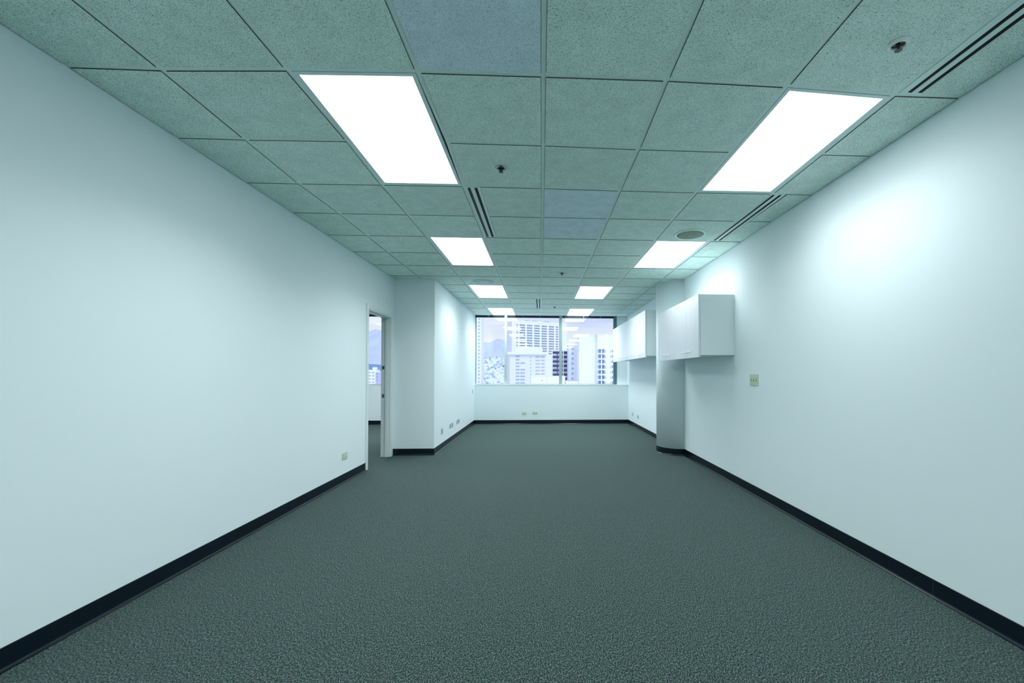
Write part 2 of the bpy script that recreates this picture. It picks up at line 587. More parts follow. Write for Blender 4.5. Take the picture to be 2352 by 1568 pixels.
BLUE = {(-1, -1), (0, 2), (0, 3)}
G = FL + 0.0015
DIFF_L = (-1, 2, 4)     # right of line -1, rows 2..4
DIFF_R = (3, 2, 4)
DIFF_N = (3, -2, 0)
DIFF_F = (0, 10, 12)    # left of line 0
DW = 0.126
for j in range(-1, 14):
    for i in range(-4, 4):
        if (i, j) in LCELL:
            continue
        if i == -4:
            if j > 7: continue
            a, b, c, d = (XL + .005, node(-3, j)[1]), node(-3, j), node(-3, j + 1), (XL + .005, node(-3, j + 1)[1])
            gl_, gr = 0, G
        elif i == 3:
            a, b, c, d = node(3, j), (XR - .005, node(3, j)[1]), (XR - .005, node(3, j + 1)[1]), node(3, j + 1)
            gl_, gr = G, 0
        else:
            a, b, c, d = node(i, j), node(i + 1, j), node(i + 1, j + 1), node(i, j + 1)
            gl_ = gr = G
        if i == -3 and j > 7:
            a, d = (XA + .002, a[1]), (XA + .002, d[1]); gl_ = 0
        if (i == -1 and j in (2, 3)) or (i == 3 and j in (-2, -1, 2, 3)):
            gl_ = DW + .003
        if i == -1 and j in (10, 11):
            gr = DW + .003
        q = [(a[0] + gl_, a[1] + G), (b[0] - gr, b[1] + G), (c[0] - gr, c[1] - G), (d[0] + gl_, d[1] - G)]
        if j == 13:
            q[2] = (q[2][0], YG - .045); q[3] = (q[3][0], YG - .045)
        if j == 7 and i == -4:
            q[2] = (q[2][0], YP); q[3] = (q[3][0], YP)
        if j == 7 and i == -3:
            x0, x1, y0, y1 = q[0][0], q[1][0], q[0][1], q[2][1]
            tile([[(x0, y0), (x1, y0), (x1, YP), (x0, YP)], [(XA + .002, YP), (x1, YP), (x1, y1), (XA + .002, y1)]])
            continue
        tile(q, (i, j) in BLUE)
# neighbouring room, the little of it that the doorway shows
for j in range(9, 14):
    for i in range(-8, -4):
        if i in (-8, -6) and j < 11: continue
        a, c = node(i, j), node(i + 1, j + 1)
        y1 = min(c[1] - G, YG - .045)
        tile([(a[0] + G, a[1] + G), (min(c[0] - G, XL - WT - .002), a[1] + G), (min(c[0] - G, XL - WT - .002), y1), (a[0] + G, y1)])


def strip(bm, P, Q, z0, z1):
    """bar between polylines P and Q (lists of xy)"""
    n_ = len(P)
    lo = [[bm.verts.new((x, y, z0)) for x, y in L] for L in (P, Q)]
    hi = [[bm.verts.new((x, y, z1)) for x, y in L] for L in (P, Q)]
    for k in range(n_ - 1):
        bm.faces.new((lo[0][k], lo[0][k + 1], lo[1][k + 1], lo[1][k]))
        bm.faces.new((hi[0][k], hi[1][k], hi[1][k + 1], hi[0][k + 1]))
        bm.faces.new((lo[0][k], hi[0][k], hi[0][k + 1], lo[0][k + 1]))
        bm.faces.new((lo[1][k], lo[1][k + 1], hi[1][k + 1], hi[1][k]))


# main tees run away from the camera
for i in range(-3, 4):
    js = range(-2, 15) if i != -3 else range(-2, 8)
    pts = [node(i, j) for j in js]
    if i == -3:
        pts[-1] = (pts[-1][0], YP)
    if i != -3:
        pts[-1] = (pts[-1][0], YG - .05)
    bm = bmesh.new()
    strip(bm, [(x - FL, y) for x, y in pts], [(x + FL, y) for x, y in pts], ZC, ZC + .0015)
    strip(bm, [(x - .0008, y) for x, y in pts], [(x + .0008, y) for x, y in pts], ZC + .0015, ZC + .035)
    obj('main_tee', bm, 'tee_paint', ce)
# cross tees
for j in range(-1, 14):
    x0 = XL if j <= 7 else XA
    xs = [x0] + [node(i, j)[0] for i in range(-3, 4) if node(i, j)[0] > x0] + [XR]
    for xa_, xb_ in zip(xs[:-1], xs[1:]):
        ia = round((xa_ - GX) / T); 
        cell = ia if abs(xa_ - node(max(-3, min(3, ia)), j)[0]) < .02 else (-4 if xa_ < -1.9 else -3)
        if (cell, j) in LCELL and (cell, j - 1) in LCELL:
            continue                                       # middle of a troffer
        L = [(xa_ + (FL if xa_ > x0 else 0), xy_on_row(xa_ + .001, j)), (xb_ - (FL if xb_ < XR else 0), xy_on_row(xb_ - .001, j))]
        if cell == -1 and j == 3: L[0] = (L[0][0] + DW - FL, L[0][1])
        if cell == 3 and j in (3, -1): L[0] = (L[0][0] + DW - FL, L[0][1])
        if cell == -1 and j == 11: L[1] = (L[1][0] - DW + FL, L[1][1])
        bm = bmesh.new()
        strip(bm, [(x, y - FL) for x, y in L], [(x, y + FL) for x, y in L], ZC, ZC + .0015)
        obj('cross_tee', bm, 'tee_paint', ce)

# ---------------------------------------------------------------- troffers
LL = {(-2, 0): 'large bright ceiling troffer nearest the viewer, left row', (2, 0): 'large bright ceiling troffer nearest the viewer, right row beside the near slot diffuser',
      (-2, 4): 'second bright ceiling troffer of the left row, beyond the slot diffuser', (2, 4): 'second bright ceiling troffer of the right row, beyond the round speaker',
      (-2, 8): 'third bright ceiling troffer of the left row, just beyond the round vent', (1, 8): 'third bright ceiling troffer of the right row, beyond the column',
      (-2, 12): 'farthest bright ceiling troffer on the left, against the window head', (1, 12): 'farthest bright ceiling troffer on the right, against the window head'}


def ring(bm, o4, i4, z0, z1):
    for k in range(4):
        k2 = (k + 1) % 4
        q = [o4[k], o4[k2], i4[k2], i4[k]]
        prism(bm, q, z0, z1)


def troffer(c4, label, power=1.0, name='ceiling_light'):
    lens = 'lens'
    cx = sum(p[0] for p in c4) / 4; cy = sum(p[1] for p in c4) / 4
    t = empty(name, (cx, cy, ZC))
    l4 = [(x - cx, y - cy) for x, y in c4]

    def inset(d):
        return [(l4[0][0] + d, l4[0][1] + d), (l4[1][0] - d, l4[1][1] + d), (l4[2][0] - d, l4[2][1] - d), (l4[3][0] + d, l4[3][1] - d)]
    bm = bmesh.new()
    ring(bm, inset(FL + .0025), inset(.036), -.002, .012)
    obj('frame', bm, 'troffer_paint', t)
    bm = bmesh.new()
    prism(bm, inset(.034), .0065, .010)
    obj('diffuser', bm, lens, t)
    bm = bmesh.new()
    prism(bm, inset(.030), .0125, .09)
    obj('housing', bm, 'troffer_paint', t)
    la = bpy.data.lights.new('lamp', 'AREA')
    la.shape = 'RECTANGLE'
    la.size = 0.53
    la.size_y = abs(l4[2][1] - l4[1][1]) - .08
    la.energy = LAMP_W * power
    la.spread = math.radians(140)
    la.color = (0.95, 0.975, 1.0)
    lo = bpy.data.objects.new('lamp', la)
    COL.objects.link(lo)
    lo.parent = t
    lo.location = (0, 0, .0055)
    tag(t, label, 'light', 'ceiling troffers in two rows')
    return t


for (i, j) in LIGHTS:
    c4 = [node(i, j), node(i + 1, j), node(i + 1, j + 2), node(i, j + 2)]
    if j == 12:
        c4[2] = (c4[2][0], YG - .03); c4[3] = (c4[3][0], YG - .03)
    troffer(c4, LL[(i, j)], {(2, 0): .57, (-2, 0): 1.0, (-2, 4): 1.05, (2, 4): .5, (-2, 8): .72, (-2, 12): .65, (1, 8): 1.15, (1, 12): 1.15}.get((i, j), 1.0))
for (i, j) in ((-2, -4), (2, -4), (-2, -8), (2, -8)):  # farthest pair behind the viewer is added, unseen, as fill light
    troffer([node(i, j), node(i + 1, j), node(i + 1, j + 2), node(i, j + 2)],
            {-4: 'ceiling troffer right above the viewer', -8: 'added fill troffer behind the viewer'}[j] + (', left row' if i < 0 else ', right row'), {-4: .45, -8: 1.8}[j])
for i in (-8, -6):
    x = GX + i * T
    troffer([node(i, 9), node(i + 1, 9), node(i + 1, 11), node(i, 11)],
            'ceiling troffer in the neighbouring room, ' + ('farther' if i < -7 else 'nearer') + ' one from the doorway', 1.6)


# ---------------------------------------------------------------- slot diffusers
def slot(x, y0, y1, flip, label, fill=0.0):
    """linear slot diffuser beside a main tee"""
    t = empty('slot_diffuser', (x, (y0 + y1) / 2, ZC))
    h = (y1 - y0) / 2
    s = -1 if flip else 1

    def bx(a, b, ya, yb, z0, z1):
        return (min(s * a, s * b), max(s * a, s * b), ya, yb, z0, z1)
    fr = [bx(FL, .024, -h, h, -.004, .03), bx(.047, .078, -h, h, -.004, .03), bx(.102, DW, -h, h, -.004, .03),
          bx(.024, .047, -h, -h + .010, -.004, .03), bx(.024, .047, h - .010, h, -.004, .03),
          bx(.078, .102, -h, -h + .010, -.004, .03), bx(.078, .102, h - .010, h, -.004, .03)]
    if fill:
        fr.append(bx(FL - fill, FL, -h, h, -.004, .03))
    boxes('frame', fr, 'tee_paint', t)
    for a in (.024, .078):
        boxes('slot', [bx(a, a + .024, -h + .010, h - .010, -.0032, .03)], 'slot_dark', t)
        bm = bmesh.new()
        pr = [(s * (a + .011), -.003), (s * (a + .010), -.0042), (s * (a + .0125), -.0042), (s * (a + .0135), -.003)]
        for ya, yb in ((-h + .012, h - .012),):
            A = [bm.verts.new((px, ya, pz)) for px, pz in pr]
            B = [bm.verts.new((px, yb, pz)) for px, pz in pr]
            for k in range(4):
                bm.faces.new((A[k], A[(k + 1) % 4], B[(k + 1) % 4], B[k]))
            bm.faces.new(A); bm.faces.new(B[::-1])
        obj('vane', bm, 'slot_blue' if (a < .05) != (x > 1) and abs(x) < 1 else 'slot_dark', t)
    return tag(t, label, 'vent', 'slot diffusers in the ceiling')


slot(node(-1, 3)[0] + .000, node(-1, 2)[1] + FL, node(-1, 4)[1] - FL, False, 'white two-slot air diffuser between the first and second troffers of the left row')
slot(node(3, 3)[0], node(3, 2)[1] + FL, node(3, 4)[1] - FL, False, 'white two-slot air diffuser near the right wall, beside the round speaker')
slot(node(3, 0)[0] + .022, node(3, -2)[1], node(3, 0)[1] - FL, False, 'white two-slot air diffuser in the near right corner of the ceiling', .024)
slot(node(0, 11)[0], node(0, 10)[1] + FL, node(0, 12)[1] - FL, True, 'small far two-slot air diffuser near the middle of the window head')


# ---------------------------------------------------------------- sprinklers, speaker, vent
def sprinkler(x, y, label, ringmat='white_enamel', rz=0.6):
    t = empty('sprinkler', (x, y, ZC - DROP), rz)
    bm = bmesh.new()
    lathe(bm, [(.0255, 0), (.0390, 0), (.0390, -.003), (.0300, -.0125), (.0275, -.0130), (.0255, -.004), (.0255, 0)], 40)
    obj('escutcheon', bm, ringmat, t, smooth=True)
    bm = bmesh.new()
    lathe(bm, [(0, -.0005), (.0255, -.0005), (.0255, -.003), (.022, -.002), (.012, -.0015), (0, -.0015)], 32)
    obj('cup', bm, 'brass_dark', t, smooth=True)
    bm = bmesh.new()
    lathe(bm, [(0, -.001), (.0085, -.001), (.0085, -.010), (.0115, -.010), (.0115, -.016), (.007, -.018), (0, -.018)], 12)
    for s in (-1, 1):
        tube(bm, [(s * .010, 0, -.010), (s * .0125, 0, -.018), (s * .008, 0, -.026), (0, 0, -.030)], .0022, 6)
    tube(bm, [(0, 0, -.012), (0, 0, -.030)], .0025, 6)
    obj('sprinkler_frame', bm, 'brass_dark', t)
    bm = bmesh.new()
    n_ = 24
    for k in range(n_):
        pass
    pts = []
    for k in range(n_):
        r = .016 if (k // 1) % 2 == 0 else .012
        pts.append((r * math.cos(2 * PI * k / n_), r * math.sin(2 * PI * k / n_)))
    prism(bm, pts, -.0325, -.031)
    obj('deflector', bm, 'brass_dark', t)
    return tag(t, label, 'sprinkler', 'fire sprinklers in the ceiling')


sprinkler(1.556, 1.750, 'fire sprinkler with a bright white ring in the near right ceiling tile')
sprinkler(-0.279, 2.956, 'fire sprinkler with a grey ring right of the nearest left troffer', 'chrome', .1)
sprinkler(0.305, 6.034, 'small fire sprinkler in the middle distance, level with the second troffers', 'chrome', 0)
sprinkler(0.302, 9.119, 'tiny farthest fire sprinkler, near the window', 'chrome', 0)

t = empty('ceiling_speaker', (1.543, 4.285, ZC - DROP))
bm = bmesh.new()
lathe(bm, [(.132, 0), (.162, 0), (.162, -.003), (.158, -.007), (.140, -.010), (.134, -.007), (.132, 0)], 56)
obj('rim', bm, 'tee_paint', t, smooth=True)
bm = bmesh.new()
lathe(bm, [(0, 0), (.132, 0), (.132, -.005), (.10, -.006), (0, -.0065)], 56)
obj('grille', bm, 'speaker_grille', t, smooth=True)
bm = bmesh.new()
lathe(bm, [(0, -.006), (.006, -.006), (.006, -.009), (0, -.010)], 12)
obj('screw', bm, 'white_enamel', t)
tag(t, 'round ceiling speaker with a grey-green grille near the right wall', 'speaker')

t = empty('round_vent', (-0.895, 6.675, ZC - DROP))
bm = bmesh.new()
lathe(bm, [(0, 0), (.165, 0), (.165, -.003), (.150, -.010), (.125, -.012), (0, -.012)], 48)
obj('plate', bm, 'vent_white', t, smooth=False)
for k in range(9):
    y = -.056 + k * .014
    boxes('louvre', [(-.078, .078, y - .0035, y + .0035, -.0155, -.011)], 'tee_paint', t)
tag(t, 'round pale vent with a square louvred centre, before the third left troffer', 'vent')

# ---------------------------------------------------------------- window
wn = empty('window_1', ((XA + 1.916) / 2, YG, ZS))
wx, wy, wz = wn.location
st(wn, 'wide office window in three panes across the far end wall', 'window')


def rel(b):
    return (b[0] - wx, b[1] - wx, b[2] - wy, b[3] - wy, b[4] - wz, b[5] - wz)


ZH = 2.632
boxes('window_frame', [rel((XA, 1.916, YG - .02, YG + .05, ZS, ZS + .014)), rel((XA, 1.916, YG - .02, YG + .05, ZC, ZC + .1)),
                       rel((XA, XA + .018, YG - .02, YG + .05, ZS + .028, ZC))], 'mullion', wn)
boxes('blind_headrail', [rel((XA + .004, 1.838, YG - .045, YG - .005, ZH, ZC - .002))], 'head_dark', wn)
for x in (-.45, -.02, .62, 1.07, 1.5, -1.3):
    boxes('bracket', [rel((x, x + .012, YG - .052, YG - .045, ZH + .01, ZC - .004))], 'mullion', wn)
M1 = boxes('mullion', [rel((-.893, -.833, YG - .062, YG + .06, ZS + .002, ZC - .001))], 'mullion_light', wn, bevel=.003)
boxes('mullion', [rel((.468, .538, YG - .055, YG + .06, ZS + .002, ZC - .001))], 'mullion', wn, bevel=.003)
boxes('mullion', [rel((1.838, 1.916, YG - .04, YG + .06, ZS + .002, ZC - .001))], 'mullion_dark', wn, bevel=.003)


def pane(x0, x1, parent, rl=None):
    bm = bmesh.new()
    box(bm, -(x1 - x0) / 2, (x1 - x0) / 2, -.003, .003, 0, ZC - ZS - .03)
    p = obj('pane', bm, 'window_glass', parent, ((x0 + x1) / 2 - wx, .012, .028) if rl is None else rl)
    p.rotation_euler = (math.radians(TILT), 0, 0)
    return p


TILT = 0.0
pane(XA + .018, -.893, wn)
pane(-.833, .468, wn)
pane(.538, 1.838, wn)
boxes('window_sill', [rel((XA, 1.916, YB - .006, YG - .02, ZS - .012, ZS)), rel((1.916, XR, YB - .006, YG - .03, ZS - .012, ZS))], 'white_enamel', wn, bevel=.002)

w2 = empty('window_2', (-4.4, YG, ZS))
st(w2, 'window of the neighbouring room seen through the doorway', 'window')
boxes('window_frame', [(-2.1, 2.04, -.02, .05, 0, .012), (-2.1, 2.04, -.02, .05, ZC - ZS, ZC - ZS + .1), (-2.1, -2.04, -.02, .05, .012, ZC - ZS)], 'mullion', w2)
boxes('blind_headrail', [(-2.1, 2.04, -.045, -.005, ZH - ZS, ZC - ZS - .002)], 'head_dark', w2)
boxes('window_sill', [(-2.2, 2.04, YB - YG - .006, -.02, -.012, 0)], 'white_enamel', w2)
pane(-2.04, 2.04, w2, (0, .012, .028))
boxes('wall_neighbour', [(X2, -6.5, YG - .03, YG + .14, ZS, ZC + .12)], 'wall_paint')['kind'] = 'structure'
bpy.data.objects['wall_neighbour']['label'] = 'end strip of wall beside the neighbouring window'
bpy.data.objects['wall_neighbour']['category'] = 'wall'

# ---------------------------------------------------------------- doorway
d = empty('door_1', (XL, (D0 + D1) / 2, 0))
st(d, 'open doorway with a pale painted metal frame near the far end of the left wall', 'doorway')


def rd(b):
    return (b[0] - XL, b[1] - XL, b[2] - (D0 + D1) / 2, b[3] - (D0 + D1) / 2, b[4], b[5])


for (a, b_) in ((D0 - .055, D0 + .004), (D1 - .004, D1 + .055)):
    boxes('casing', [rd((XL, XL + .012, a, b_, 0, DH + .05))], 'frame_paint', d, bevel=.003)
boxes('casing', [rd((XL, XL + .012, D0 + .004, D1 - .004, DH - .006, DH + .05))], 'frame_paint', d, bevel=.003)
boxes('jamb', [rd((XL - WT - .012, XL + .004, D0 - .002, D0 + .018, 0, DH)), rd((XL - WT - .005, XL - .06, D0 + .018, D0 + .030, 0, DH - .02))], 'frame_paint', d, bevel=.002)
boxes('jamb', [rd((XL - WT - .012, XL + .004, D1 - .018, D1 + .002, 0, DH)), rd((XL - .075, XL - .035, D1 - .031, D1 - .018, 0, DH - .02))], 'frame_paint', d, bevel=.002)
boxes('head_jamb', [rd((XL - WT - .012, XL + .004, D0 + .018, D1 - .018, DH - .022, DH - .002)), rd((XL - .075, XL - .035, D0 + .018, D1 - .018, DH - .034, DH - .022))], 'frame_paint', d)
for z in (1.325, .905):
    p = boxes('strike_plate', [rd((XL - .122, XL - .088, D1 - .0205, D1 - .018, z - .028, z + .028))], 'chrome', d)
    q = boxes('strike_hole', [rd((XL - .108, XL - .094, D1 - .0215, D1 - .0205, z - .014, z + .014))], 'socket_dark', p)
cb = boxes('casing', [rd((XL - WT - .012, XL - WT, D0 - .055, D0 + .004, 0, DH + .05)), rd((XL - WT - .012, XL - WT, D1 - .004, D1 + .055, 0, DH + .05))], 'frame_paint', d)


# ---------------------------------------------------------------- cabinets
def pull(bm, y0, y1, z, x):
    """small wire pull standing off a door face that looks towards -x"""
    n_ = 6
    pts = [(x, y0, z), (x - .022, y0, z)] + [(x - .026, y0 + .004, z)]
    pts += [(x - .026, y1 - .004, z), (x - .022, y1, z), (x, y1, z)]
    tube(bm, pts, .0042, 8)


def cabinet(y0, y1, z0, z1, depth, label, group, hl=.12, lip=.024, side=True):
    x0 = XR - depth
    c = empty('wall_cabinet', (XR, (y0 + y1) / 2, z0))
    ym = (y0 + y1) / 2
    xf = x0 + .021
    L = []
    t_ = .018
    H = z1 - z0
    h = (y1 - y0) / 2
    boxes('cabinet_body', [(xf - XR, -.0005, -h + .001, -h + .001 + t_, lip, H), (xf - XR, -.0005, h - .001 - t_, h - .001, lip, H),
                   (xf - XR, -.0005, -h + .019, h - .019, lip, lip + t_), (xf - XR, -.0005, -h + .019, h - .019, H - t_, H),
                   (-.012, -.0005, -h + .019, h - .019, lip + t_, H - t_)], 'cabinet_side', c, bevel=.0015)
    g_ = .0016
    for s in (-1, 1):
        ya, yb = (-h + g_, -g_) if s < 0 else (g_, h - g_)
        dr = boxes('door', [(x0 - XR, x0 - XR + .0185, ya, yb, 0, H)], 'cabinet_white', c, bevel=.0012)
        bm = bmesh.new()
        if s < 0:
            pull(bm, -.035 - hl, -.035, .068, x0 - XR)
        else:
            pull(bm, .035, .035 + hl, .068, x0 - XR)
        obj('handle', bm, 'white_enamel', dr, smooth=True)
    return tag(c, label, 'cabinet', group)


A0, AW = 4.66, .815
cabinet(A0, A0 + AW, 1.427, 2.137, .415, 'white two-door wall cabinet nearest the viewer, its grey side panel showing', 'near run of wall cabinets')
cabinet(A0 + AW, A0 + 2 * AW, 1.427, 2.137, .415, 'white two-door wall cabinet of the near run, ending at the round column', 'near run of wall cabinets')
B0, BW = 7.07, .6396
BL = ['first white wall cabinet beyond the column, its end panel showing', 'second white wall cabinet beyond the column', 'middle white wall cabinet of the run beyond the column',
      'last but one white wall cabinet before the window', 'last white wall cabinet, overlapping the window edge']
for k in range(5):
    cabinet(B0 + k * BW, B0 + (k + 1) * BW, 1.520, 2.320, .415, BL[k], 'far run of wall cabinets', .14)


# ---------------------------------------------------------------- switch and socket plates
def plate(axis, x, y, z, wdt, hgt, label, kind, col='ivory', group=None, name=None, slots=2):
    """plate lying on a wall; axis: outward normal '+x','-x','-y'. built facing -y then turned"""
    rz = {'-y': 0, '+x': PI / 2, '-x': -PI / 2}[axis]
    t = empty(name or ('light_switch' if kind == 'switch' else 'wall_outlet'), (x, y, z), rz)
    boxes('cover_plate', [(-wdt / 2, wdt / 2, -.006, 0, -hgt / 2, hgt / 2)], col, t, bevel=.003)
    if kind == 'switch':
        gangs = slots
        for k in range(gangs):
            cx = (k - (gangs - 1) / 2) * (wdt - .03) / max(1, gangs - .2)
            boxes('toggle_slot', [(cx - .006, cx + .006, -.0068, -.006, -.013, .013)], 'socket_dark', t)
            bm = bmesh.new()
            vs = box(bm, cx - .0045, cx + .0045, -.020, -.006, -.004, .006)
            for v in vs:
                if v.co.y < -.01:
                    v.co.z += .008
            obj('toggle', bm, 'ivory_light', t)
            for zz in (.042, -.042):
                bm = bmesh.new()
                for a in range(1):
                    box(bm, cx - .003, cx + .003, -.0068, -.006, zz - .003, zz + .003)
                obj('screw', bm, 'ivory_light', t)
    else:
        horiz = wdt >= hgt
        for k in range(slots):
            cc = (k - (slots - 1) / 2) * (.042 if slots == 2 else .046)
            cx, cz = (cc, 0) if horiz else (0, cc)
            r = boxes('receptacle', [(cx - .016, cx + .016, -.0085, -.006, cz - .016, cz + .016)], 'ivory_light' if col == 'ivory' else 'plate_grey', t, bevel=.002)
            for s in (-1, 1):
                b_ = (cx - .006, cx + .003, -.009, -.0083, cz + s * .007 - .0012, cz + s * .007 + .0012) if horiz else \
                     (cx + s * .007 - .0012, cx + s * .007 + .0012, -.009, -.0083, cz - .003, cz + .006)
                boxes('pin_slot', [b_], 'socket_dark', r)
    return tag(t, label, kind, group)


plate('-x', XR - .0005, 4.226, 1.179, .168, .116, 'ivory three-gang light switch on the right wall before the cabinets', 'switch', slots=3)
plate('+x', XL + .0005, 4.952, .300, .125, .075, 'ivory wall socket low on the left wall before the doorway', 'socket')
GP = 'sockets low on the side of the projecting pier'
plate('+x', XA + .0005, 7.045, .292, .115, .092, 'single grey socket on the pier side, nearest the viewer', 'socket', 'plate_grey', GP)
plate('+x', XA + .0005, 7.683, .298, .118, .078, 'grey socket on the pier side, nearer one of the first pair', 'socket', 'plate_grey', GP)
plate('+x', XA + .0005, 7.861, .298, .118, .078, 'grey socket on the pier side, farther one of the first pair', 'socket', 'plate_grey', GP)
plate('+x', XA + .0005, 8.300, .300, .118, .078, 'grey socket on the pier side, nearer one of the last pair', 'socket', 'plate_grey', GP)
plate('+x', XA + .0005, 8.478, .300, .118, .078, 'grey socket on the pier side, farther one of the last pair', 'socket', 'plate_grey', GP)
plate('+x', XA + .0005, 10.14, .810, .070, .100, 'small pale switch plate at the far corner of the pier side', 'switch', 'plate_grey', slots=1)
plate('-y', -.399, YB - .0005, .262, .110, .066, 'left-hand ivory socket low on the wall under the window', 'socket')
plate('-y', -.137, YB - .0005, .274, .118, .066, 'right-hand ivory socket low on the wall under the window', 'socket')
plate('-x', XR - .0005, 9.95, .278, .100, .078, 'farther grey socket low on the right wall beyond the column', 'socket', 'plate_grey')
plate('-x', XR - .0005, 9.38, .274, .100, .078, 'nearer grey socket low on the right wall beyond the column', 'socket', 'plate_grey')

# ---------------------------------------------------------------- the city outside
ZG = -34.0
gr = boxes('ground', [(-2600, 2000, 40, 5200, ZG - 1, ZG)], 'city_ground')
st(gr, 'pale hazy city ground far below the window', 'ground')


def unit_window(name, panes, fmat='stucco_white', pmat='pane_dark'):
    bm = bmesh.new()
    box(bm, 0, 1, -.02, .30, 0, 1, 0)
    for k in range(panes + 1):
        x = k / panes
        wd = .018
        box(bm, max(0, x - wd), min(1, x + wd), -.5, -.02, 0, 1, 1)
    box(bm, 0, 1, -.5, -.02, 0, .10, 1)
    bmesh.ops.recalc_face_normals(bm, faces=bm.faces[:])
    me = bpy.data.meshes.new(name)
    bm.to_mesh(me); bm.free()
    me.materials.append(MATS[pmat]); me.materials.append(MATS[fmat])
    return me


WM = {'dark': unit_window('window_dark', 4), 'mid': unit_window('window_mid', 2, pmat='pane_mid'),
      'blue': unit_window('window_blue', 2, pmat='pane_blue')}


def building(name, label, x, y, wdt, dep, ztop, rot=0.0, m_='stucco_white', group='high-rise buildings across the street'):
    b = empty(name, (x, y, ZG), rot)
    boxes('wall', [(0, wdt, 0, dep, 0, ztop - ZG)], m_, b)
    tag(b, label, 'building', group)
    return b


def windows(b, xs, zs, wdt, hgt, kind='dark', skip=()):
    for a, x in enumerate(xs):
        for c, z in enumerate(zs):
            if (a, c) in skip:
                continue
            o = bpy.data.objects.new('window', WM[kind])
            COL.objects.link(o)
            o.parent = b
            ww = wdt[a] if isinstance(wdt, (list, tuple)) else wdt
            o.location = (x, -.06, z - ZG)
            o.scale = (ww, .25, hgt)


# far tall tower, front slightly turned away to the right
A = building('apartment_tower', 'tall white apartment tower behind the middle pane, six columns of dark window bands', -33.0, 486, 71, 22, 61.0, math.radians(24), 'stucco_white')
rowsA = [56.4 - 2.95 * k for k in range(12)]
windows(A, [5.6, 9.5, 18.6, 27.9, 37.3, 46.8, 56.5 - .4], rowsA, [1.8, 6.9, 6.9, 6.9, 6.9, 7.0, 3.3], 1.7, 'dark', skip={(3, 9), (3, 10), (3, 11)})
boxes('roof_parapet', [(-.4, 71.4, -.4, 22.4, 61 - ZG, 62.2 - ZG)], 'stucco_bright', A)
for x, ww in ((20, 4), (29, 5), (44, 3), (48, 4)):
    boxes('roof_tank', [(x, x + ww, 5, 9, 62.2 - ZG, 64.2 - ZG)], 'stucco_lavender', A)

B = building('apartment_block', 'mid-height white block with an overhanging roof edge, in front of the tall tower', -24.5, 340, 29, 18, 16.4, 0, 'stucco_white')
boxes('roof_slab', [(-2.5, 29.5, -2.5, 19, 16.4 - ZG, 18.4 - ZG)], 'stucco_bright', B)
boxes('penthouse', [(4, 26, 4, 14, 18.4 - ZG, 22.5 - ZG)], 'stucco_white', B)
windows(B, [4.6, 8.2], [14.2 - 2.66 * k for k in range(9)], [3.1, 3.8], 1.3, 'mid', skip={(1, 0), (1, 1), (1, 3)})
windows(B, [20.4, 25.0], [14.0 - 2.72 * k for k in range(8)], [3.5, 2.7], .9, 'mid')
windows(B, [16.2], [13.5 - 2.72 * k for k in range(8)], [.8], 1.0, 'mid')

C = building('balcony_building', 'lavender block with stacked shaded balconies either side of the second mullion', 7.6, 268, 11.0, 16, 15.6, 0, 'stucco_lavender')
for k in range(9):
    z = 15.2 - 2.76 * k - ZG
    boxes('balcony', [(0, 11.0, -3.2, 0, z - .35, z)], 'balcony_shade', C)
    boxes('balustrade', [(0, 2.6, -3.25, -3.05, z - 2.75, z - 1.55), (3.2, 6.4, -3.25, -3.05, z - 2.75, z - 1.55), (6.9, 11.0, -3.25, -3.05, z - 2.75, z - 1.55)], 'stucco_lavender', C)
    for x, ww in ((1.0, 1.6), (3.4, 2.2), (8.0, 1.9)):
        o = bpy.data.objects.new('window', WM['dark']); COL.objects.link(o)
        o.parent = C; o.location = (x, -.1, z - 2.6); o.scale = (ww, .3, 2.1)
boxes('side_pier', [(-.5, 0, -3.6, 1, 0, 16.4 - ZG), (6.4, 6.9, -3.6, 0, 0, 16.0 - ZG), (11, 11.6, -3.6, 1, 0, 16.4 - ZG)], 'stucco_white', C)

Dd = building('narrow_block', 'narrow white block with one column of small square windows', 16.6, 249, 5.0, 14, 19.0, 0, 'stucco_white')
windows(Dd, [1.7], [15.2 - 2.95 * k for k in range(8)], [1.2], 1.4, 'mid')

E_ = building('slab_block', 'broad bright white slab block with a blank wall behind the right pane', 21.2, 232, 9.8, 22, 21.6, 0, 'stucco_bright')
E2 = building('slab_tower', 'white tower with two columns of blue glazed balconies at the right edge of the window', 31.0, 229, 15, 20, 22.4, 0, 'stucco_bright')
windows(E2, [.5, 2.5], [14.6 - 2.86 * k - 2.3 for k in range(8)], [1.35, 1.35], 2.1, 'blue')
windows(E2, [-.15, 4.35, 7.3], [14.6 - 2.86 * k - 1.9 for k in range(8)], [.25, .28, .3], 1.2, 'dark')
for k in range(9):
    z = 14.9 - 2.86 * k - ZG
    boxes('balcony', [(.3, 4.0, -1.0, 0, z - .3, z)], 'stucco_bright', E2)
windows(E2, [8.1], [14.6 - 2.86 * k - 1.9 for k in range(8)], [1.6], 1.6, 'blue')
boxes('roof_parapet', [(-.2, 15.2, -.2, 20.2, 22.4 - ZG, 23.0 - ZG)], 'stucco_white', E2)

F_ = building('edge_tower', 'tall pale tower at the left edge of the window with one column of small windows', -58, 342, 10.4, 14, 66, 0, 'stucco_white')
windows(F_, [7.9], [61 - 2.8 * k for k in range(26)], [1.5], 1.5, 'mid')

